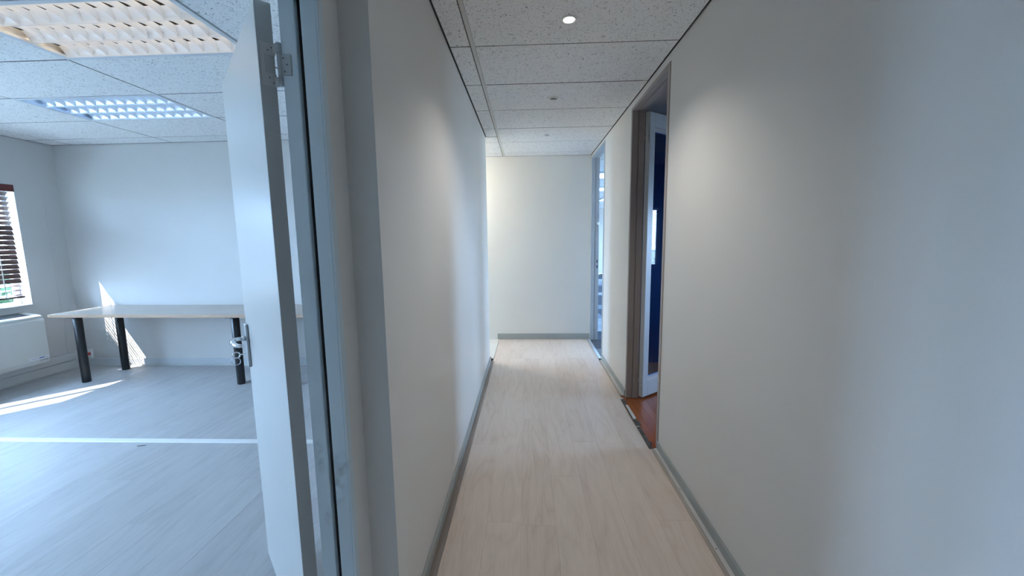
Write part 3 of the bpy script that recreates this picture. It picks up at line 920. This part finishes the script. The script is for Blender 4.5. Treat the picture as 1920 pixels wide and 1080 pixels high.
# ------------------------------------------------------------------ louvred ceiling lights in the office
def troffer(x0, x1, y0, label, tube_mat):
    y1 = y0 + TS
    t = thing('ceiling_light', ((x0 + x1) / 2, (y0 + y1) / 2, HC), label, 'ceiling light', 'louvred office ceiling lights')
    b = MB()
    fz = HC - .004
    g = .004
    X0, X1, Y0, Y1 = x0 + g, x1 - g, y0 + g, y1 - g
    w = .028
    b.box(X0, X1, Y0, Y0 + w, fz, HC + .014, 'light_body', bevel=.002, seg=1).box(X0, X1, Y1 - w, Y1, fz, HC + .014, 'light_body', bevel=.002, seg=1)
    b.box(X0, X0 + w, Y0 + w, Y1 - w, fz, HC + .014, 'light_body', bevel=.002, seg=1).box(X1 - w, X1, Y0 + w, Y1 - w, fz, HC + .014, 'light_body', bevel=.002, seg=1)
    b.build('frame', 'light_body', t)
    h = MB()
    zt = HC + .085
    h.box(X0, X1, Y0, Y1, zt, zt + .004)
    h.box(X0, X1, Y0, Y0 + .004, HC + .014, zt).box(X0, X1, Y1 - .004, Y1, HC + .014, zt).box(X0, X0 + .004, Y0, Y1, HC + .014, zt).box(X1 - .004, X1, Y0, Y1, HC + .014, zt)
    h.build('housing', 'louvre', t)
    iy0, iy1, ix0, ix1 = Y0 + w, Y1 - w, X0 + w, X1 - w
    rh = (iy1 - iy0) / 3
    zb = HC - .002
    zu = HC + .050
    # long parabolic reflectors between the rows
    for k in range(4):
        yc = iy0 + k * rh
        hw = .036
        prof = []
        n = 5
        if k > 0:
            prof += [(yc - hw * (j / n) ** 2 - .002, zb + (zu - zb) * j / n) for j in range(n, -1, -1)]
        else:
            prof += [(yc, zu), (yc, zb)]
        if k < 3:
            prof += [(yc + hw * (j / n) ** 2 + .002, zb + (zu - zb) * j / n) for j in range(0, n + 1)]
        else:
            prof += [(yc, zb), (yc, zu)]
        if k == 0: prof = [(yc - .001, zb), (yc - .001, zu)][::-1] + prof[2:]
        if k == 3: prof = prof[:-2] + [(yc + .001, zb), (yc + .001, zu)]
        MB().prism(prof, 'x', ix0, ix1).build('reflector', 'louvre', t)
    # curved cross blades
    nb = 13
    cw = (ix1 - ix0) / nb
    data = None
    for k in range(3):
        ya, yb = iy0 + k * rh, iy0 + (k + 1) * rh
        for j in range(1, nb):
            xc = ix0 + j * cw
            if data is None:
                bm = bmesh.new()
                n = 8
                rows = []
                for q in range(n + 1):
                    u = q / n
                    yy = ya + .004 + (yb - ya - .008) * u
                    sag = .020 * 4 * u * (1 - u)     # bottom edge arches up in the middle
                    ins = .0
                    lo = zb + .004 + sag
                    rows.append([bm.verts.new((xc, yy, lo)), bm.verts.new((xc - .007, yy, (lo + zu) / 2)), bm.verts.new((xc - .018, yy, zu)),
                                 bm.verts.new((xc + .018, yy, zu)), bm.verts.new((xc + .007, yy, (lo + zu) / 2))])
                for a, c in zip(rows, rows[1:]):
                    for i in range(5):
                        f = bm.faces.new((a[i], a[(i + 1) % 5], c[(i + 1) % 5], c[i]))
                bm.faces.new(rows[0]); bm.faces.new(rows[-1][::-1])
                bmesh.ops.recalc_face_normals(bm, faces=bm.faces[:])
                mb = MB(); mb.bm.free(); mb.bm = bm
                o = mb.build('louvre_blade', 'louvre', t)
                data = o.data
                base = Vector(o.location) - Vector((xc, ya, 0))
            else:
                link('louvre_blade', data, Vector((xc, ya, 0)) + base, t)
    for k in range(3):
        yc = iy0 + (k + .5) * rh
        MB().lathe([(.010, ix0 + .02), (.013, ix0 + .022), (.013, ix1 - .022), (.010, ix1 - .02)], (0, yc, HC + .066), n=14, axis='x').build('tube', tube_mat, t)
    return t

troffer(*TROFF[0], 'large louvred ceiling light glowing warm cream, nearest in the office', 'tube_warm')
troffer(*TROFF[1], 'louvred ceiling light with sky reflection given as blue glow, farther back in the office', 'cool_glow')

# ------------------------------------------------------------------ windows (office)
def window(n, xi, xo_, ya, yb, z0, z1, label, mat='win_frame', mull=True, sill=None):
    """xi: plane of the glass; frame 45 mm"""
    sx = .045
    t = thing('window_%d' % n, (xi, (ya + yb) / 2, z0), label, kind='structure')
    f = MB()
    e = .038
    f.box(xi, xi + sx, ya, ya + e, z0, z1, mat, bevel=.003, seg=1).box(xi, xi + sx, yb - e, yb, z0, z1, mat, bevel=.003, seg=1)
    f.box(xi, xi + sx, ya + e, yb - e, z0, z0 + e, mat, bevel=.003, seg=1).box(xi, xi + sx, ya + e, yb - e, z1 - e, z1, mat, bevel=.003, seg=1)
    f.build('window_frame', mat, t)
    ym = (ya + yb) / 2
    if mull:
        bx('mullion', mat, t, xi + .002, xi + sx - .002, ym - .02, ym + .02, z0 + e, z1 - e)
        spans = [(ya + e, ym - .02), (ym + .02, yb - e)]
    else:
        spans = [(ya + e, yb - e)]
    for a, b in spans:
        bx('pane', 'glass', t, xi + .02, xi + .024, a, b, z0 + e, z1 - e)
    return t

for i, (ya, yb) in enumerate(WINS):
    window(i + 1, XO - .16, None, ya, yb, WZ0, WZ1, ['office window behind the dark wooden blind', 'middle window of the office window wall', 'office window nearest the camera on the window wall'][i])
    bx('window_sill', 'win_frame', bpy.data.objects['window_%d' % (i + 1)], XO - .115, XO + .018, ya - (.0 if i else 0), yb, WZ0 - .0, WZ0 + .012, bevel=.003)
    portal('window_light', (XO - WT - .01, (ya + yb) / 2, (WZ0 + WZ1) / 2), (1, 0, 0), yb - ya, WZ1 - WZ0)

# venetian blind over the first window
bl = thing('venetian_blind', (XO - .02, 3.725, WZ0), 'dark mahogany wooden venetian blind on the office window', 'blind')
by0, by1 = 3.325, 4.10
bx('valance', 'valance', bl, XO - .015, XO + .012, 3.315, 4.137, 2.055, 2.128, bevel=.004)
bx('head_rail', 'valance', bl, XO - .060, XO - .016, 3.325, 4.12, 2.085, 2.125)
SW = .050
zs = 2.045
tilt_top, tilt_low = math.radians(-42), math.radians(69)
nsl = 22
sp = .0515
random.seed(11)
for k in range(nsl):
    z = 2.030 - k * sp
    if k < 7:
        a = tilt_top + math.radians(random.uniform(-2, 2))
    elif k < 19:
        a = tilt_low + math.radians(random.uniform(-3, 3))
    else:
        a = math.radians(18 + random.uniform(-6, 6))
    ca, sa = math.cos(a), math.sin(a)
    xc = XO - .034
    T = Matrix(((ca, 0, sa, xc), (0, 1, 0, 0), (-sa, 0, ca, z), (0, 0, 0, 1)))
    sl = MB(T)
    sl.prism([(-SW / 2, 0), (-SW / 4, .0016), (0, .0022), (SW / 4, .0016), (SW / 2, 0), (SW / 2, .0024), (SW / 4, .004), (0, .0046), (-SW / 4, .004), (-SW / 2, .0024)], 'y', by0, by1)
    sl.build('slat', 'blind', bl)
bx('bottom_rail', 'blind', bl, XO - .058, XO - .010, by0, by1, .915, .935, bevel=.003)
for yy in (3.47, 3.94):
    for xx in (XO - .062, XO - .008):
        bx('ladder_cord', 'cord', bl, xx - .0008, xx + .0008, yy - .004, yy + .004, .93, 2.09)

# ------------------------------------------------------------------ wall heater / console unit under the window
ht = thing('wall_heater', (XO + .11, 3.55, .195), 'cream wall mounted heater unit with top grille under the blind', 'heater')
hx = XO + .225
hy0, hy1, hz0, hz1 = 3.05, 4.052, .20, .735
prof = [(XO + .002, hz0), (hx - .03, hz0), (hx - .012, hz0 + .012), (hx, hz0 + .05), (hx, hz1 - .055), (hx - .010, hz1 - .035), (XO + .002, hz1 - .03)]
MB().prism(prof, 'y', hy0, hy1, bevel=.006).build('body', 'heater', ht)
top = MB().prism([(XO + .002, hz1 - .028), (hx - .010, hz1 - .033), (hx - .020, hz1 - .012), (hx - .05, hz1), (XO + .002, hz1 + .025)], 'y', hy0 + .002, hy1 - .001, bevel=.004)
tp = top.build('top_cover', 'heater', ht)
for k in range(6):
    xx = XO + .022 + k * .025
    zz = hz1 + .0255 - (xx - XO) / .175 * .026
    bx('grille_slot', 'heater_dark', ht, xx, xx + .013, hy0 + .05, hy1 - .07, zz - .008, zz + .0025)
bx('bottom_vent', 'heater_dark', ht, hx - .012, hx - .0005 + .001, 3.955, 4.03, hz0 + .045, hz0 + .049)
st = bx('sticker', 'sticker', ht, hx, hx + .0006, 3.868, 4.038, .262, .290)
for (a, b, za, zb, mt) in ((3.880, 3.945, .2745, .2775, 'ink'), (3.953, 4.000, .2715, .2805, 'ink_blue'), (4.012, 4.028, .274, .278, 'ink')):
    bx('sticker_print', mt, st, hx + .0006, hx + .0010, a, b, za, zb)

# trunking along the window wall, vertical mini trunking, corner socket
tk = thing('wall_trunking', (XO + .012, 3.9, .1), 'pale cable trunking running along the foot of the window wall', 'trunking')
bx('trunking_body', 'base_white', tk, XO + .001, XO + .022, Y_ON + .02, 4.45, .105, .198, bevel=.003)
bx('trunking_lid', 'base_white', tk, XO + .022, XO + .026, Y_ON + .02, 4.45, .115, .188)
bx('trunking_end_cap', 'plastic', tk, XO + .001, XO + .028, 4.4505, 4.475, .102, .201, bevel=.003)
struct('baseboard_office_left', MB().box(XO, XO + .013, Y_ON, YO - .014, 0, .10, bevel=.003), 'base_white', 'pale skirting below the trunking on the office window wall')
cdt = MB().box(XO + .001, XO + .005, 4.395, 4.412, .199, 1.96, bevel=.002)
tag(cdt.build('cable_conduit', 'wall_office'), 'slim painted cable cover running up the wall in the office corner', 'conduit')
so_ = thing('wall_socket', (XO + .118, YO - .02, .095), 'small white socket with red plug in the office corner', 'socket')
bx('socket_box', 'plastic', so_, XO + .085, XO + .150, YO - .034, YO - .001, .095, .205, bevel=.005)
MB().lathe([(.0005, -.058), (.014, -.058), (.017, -.050), (.017, -.034), (.0005, -.034)], (XO + .120, YO, .155), n=16, axis='y').build('plug', 'red', so_)

# ------------------------------------------------------------------ tables
def table(x0, x1, label, name='office_table', rot=math.radians(-1.6)):
    yf, yb = -.62, 0
    R = Matrix.Translation(Vector((-5.06, 4.548, 0))) @ Matrix.Rotation(rot, 4, 'Z')
    t = thing(name, R @ Vector(((x0 + x1) / 2, -.31, 0)), label, 'table', 'office tables along the back wall')
    ZT = .752
    tp = MB(R).box(x0 + .003, x1 - .003, yf + .003, yb - .003, ZT - .030, ZT).build('table_top', 'table', t)
    e = MB(R)
    e.box(x0 + .003, x1 - .003, yf, yf + .003, ZT - .030, ZT).box(x0 + .003, x1 - .003, yb - .003, yb, ZT - .030, ZT)
    e.box(x0, x0 + .003, yf, yb, ZT - .030, ZT).box(x1 - .003, x1, yf, yb, ZT - .030, ZT)
    e.build('edge_banding', 'table_edge', tp)
    lx = (x0 + .27, x1 - .34)
    for a in lx:
        for c in (yf + .055, yb - .15):
            lg = MB(R).lathe([(.036, .004), (.038, .008), (.038, ZT - .036), (.036, ZT - .034)], (a, c, 0), n=26).build('leg', 'black', t)
            MB(R).lathe([(.030, 0), (.036, .001), (.036, .006), (.030, .006)], (a, c, 0), n=20).build('foot', 'black', lg)
            MB(R).box(a - .06, a + .06, c - .06, c + .06, ZT - .034, ZT - .030).build('mounting_plate', 'black', lg)
    return t
table(0, 2.38, 'long pale oak table with round black legs against the office wall')
table(2.384, 4.18, 'second pale oak table glimpsed through the door hinge gap')

sc_ = MB().prism([(-2.895, 2.650), (-2.880, 2.654), (-2.855, 2.660), (-2.838, 2.668), (-2.858, 2.666), (-2.885, 2.660)], 'z', 0, .003)
tag(sc_.build('floor_scrap', 'trim_dark'), 'tiny dark scrap lying on the office floor near the white strip', 'scrap')

# ------------------------------------------------------------------ windows elsewhere
window(4, PXE - .12, None, 4.85, 5.6, .5, 2.3, 'tall window at the end of the side passage', mull=False)
portal('window_light', (PXE - .17, 5.225, 1.4), (1, 0, 0), .75, 1.8)
for i, (a, b) in enumerate(R1W):
    window(5 + i, R1X + .10, None, a, b, .985, 1.955, 'dark framed window with blind in the navy room', mat='win_dark', mull=False)
    portal('window_light', (R1X + .21, (a + b) / 2, 1.47), (-1, 0, 0), b - a, .97)
for i, (a, b) in enumerate(R2W):
    window(6 + i, R2X + .1, None, a, b, .85, 2.25, ['first wide window of the open plan room', 'second wide window of the open plan room', 'last wide window of the open plan room'][i])
    portal('window_light', (R2X + .21, (a + b) / 2, 1.55), (-1, 0, 0), b - a, 1.4)
# thin blind on the navy room window (seen mirrored in the door glass)
b2 = thing('venetian_blind', (R1X + .05, 3.275, .985), 'thin pale venetian blind on the navy room window', 'blind')
bx('head_rail', 'plastic', b2, R1X + .03, R1X + .07, 2.75, 3.80, 1.915, 1.95)
sd = None
for k in range(25):
    z = 1.895 - k * .036
    loc = Vector((R1X + .05, 3.41, z))
    if sd is None:
        a = math.radians(-14)
        T = Matrix(((math.cos(a), 0, math.sin(a), R1X + .05), (0, 1, 0, 0), (-math.sin(a), 0, math.cos(a), z), (0, 0, 0, 1)))
        o = MB(T).box(-.0125, .0125, 2.755, 3.795, -.0005, .0005).build('slat', 'plastic', b2)
        sd = o.data; oz = o.location.z - z
    else:
        link('slat', sd, (o.location.x, o.location.y, z + oz), b2)

# ceiling lights of the open-plan room
for i, (x, y) in enumerate([(1.05, 7.5), (1.4, 9.6), (2.2, 12.3)]):
    t = thing('ceiling_light', (x + .6, y, HC), ['flat white ceiling light just inside the open plan room', 'flat white ceiling light second from the doorway', 'flat white ceiling light deep in the open plan room'][i], 'ceiling light')
    bx('frame', 'light_body', t, x, x + 1.2, y - .3, y + .3, HC - .03, HC - .001, bevel=.004)
    bx('diffuser', 'cool_glow', t, x + .03, x + 1.17, y - .27, y + .27, HC - .032, HC - .0295)

# ------------------------------------------------------------------ outside
struct('ground', MB().box(-60, 60, -60, 80, -.62, -.5), 'ground', 'paved ground outside the building')
struct('roof', MB().box(-5.75, 7.0, -2.8, 16.7, HC + .121, HC + .4), 'ground', 'flat roof slab above the ceilings')
random.seed(5)
for k, (x, y, r) in enumerate([(-9.5, 7.6, 1.0), (-10.2, 10.6, 1.2), (-8.8, 5.0, .8)]):
    t = thing('garden_shrub', (x, y, -.5), ['round green shrub outside the office window', 'large green shrub farthest from the office window', 'low green shrub close to the office window'][k], 'shrub', 'shrubs outside')
    bm = bmesh.new()
    for q in range(420):
        v = Vector((random.gauss(0, 1), random.gauss(0, 1), random.gauss(0, 1))).normalized() * r * random.uniform(.72, 1.05)
        v.z = v.z * .8 + r * .8
        n = Vector((random.uniform(-1, 1), random.uniform(-1, 1), random.uniform(-.3, 1))).normalized()
        s = n.orthogonal().normalized(); u = n.cross(s)
        p = Vector((x, y, -.5)) + v
        L_ = .16
        bm.faces.new([bm.verts.new(p + s * L_ * a + u * L_ * .45 * c) for a, c in ((-1, 0), (0, -1), (1, 0), (0, 1))])
    mb = MB(); mb.bm.free(); mb.bm = bm
    fo = mb.build('foliage', 'leafgreen', t); fo['kind'] = 'stuff'
    MB().tube([(x, y, -.5), (x + .03, y, -.5 + r * .5), (x, y + .05, -.5 + r * .9)], [.05, .04, .02], 8).build('stem', 'valance', t)
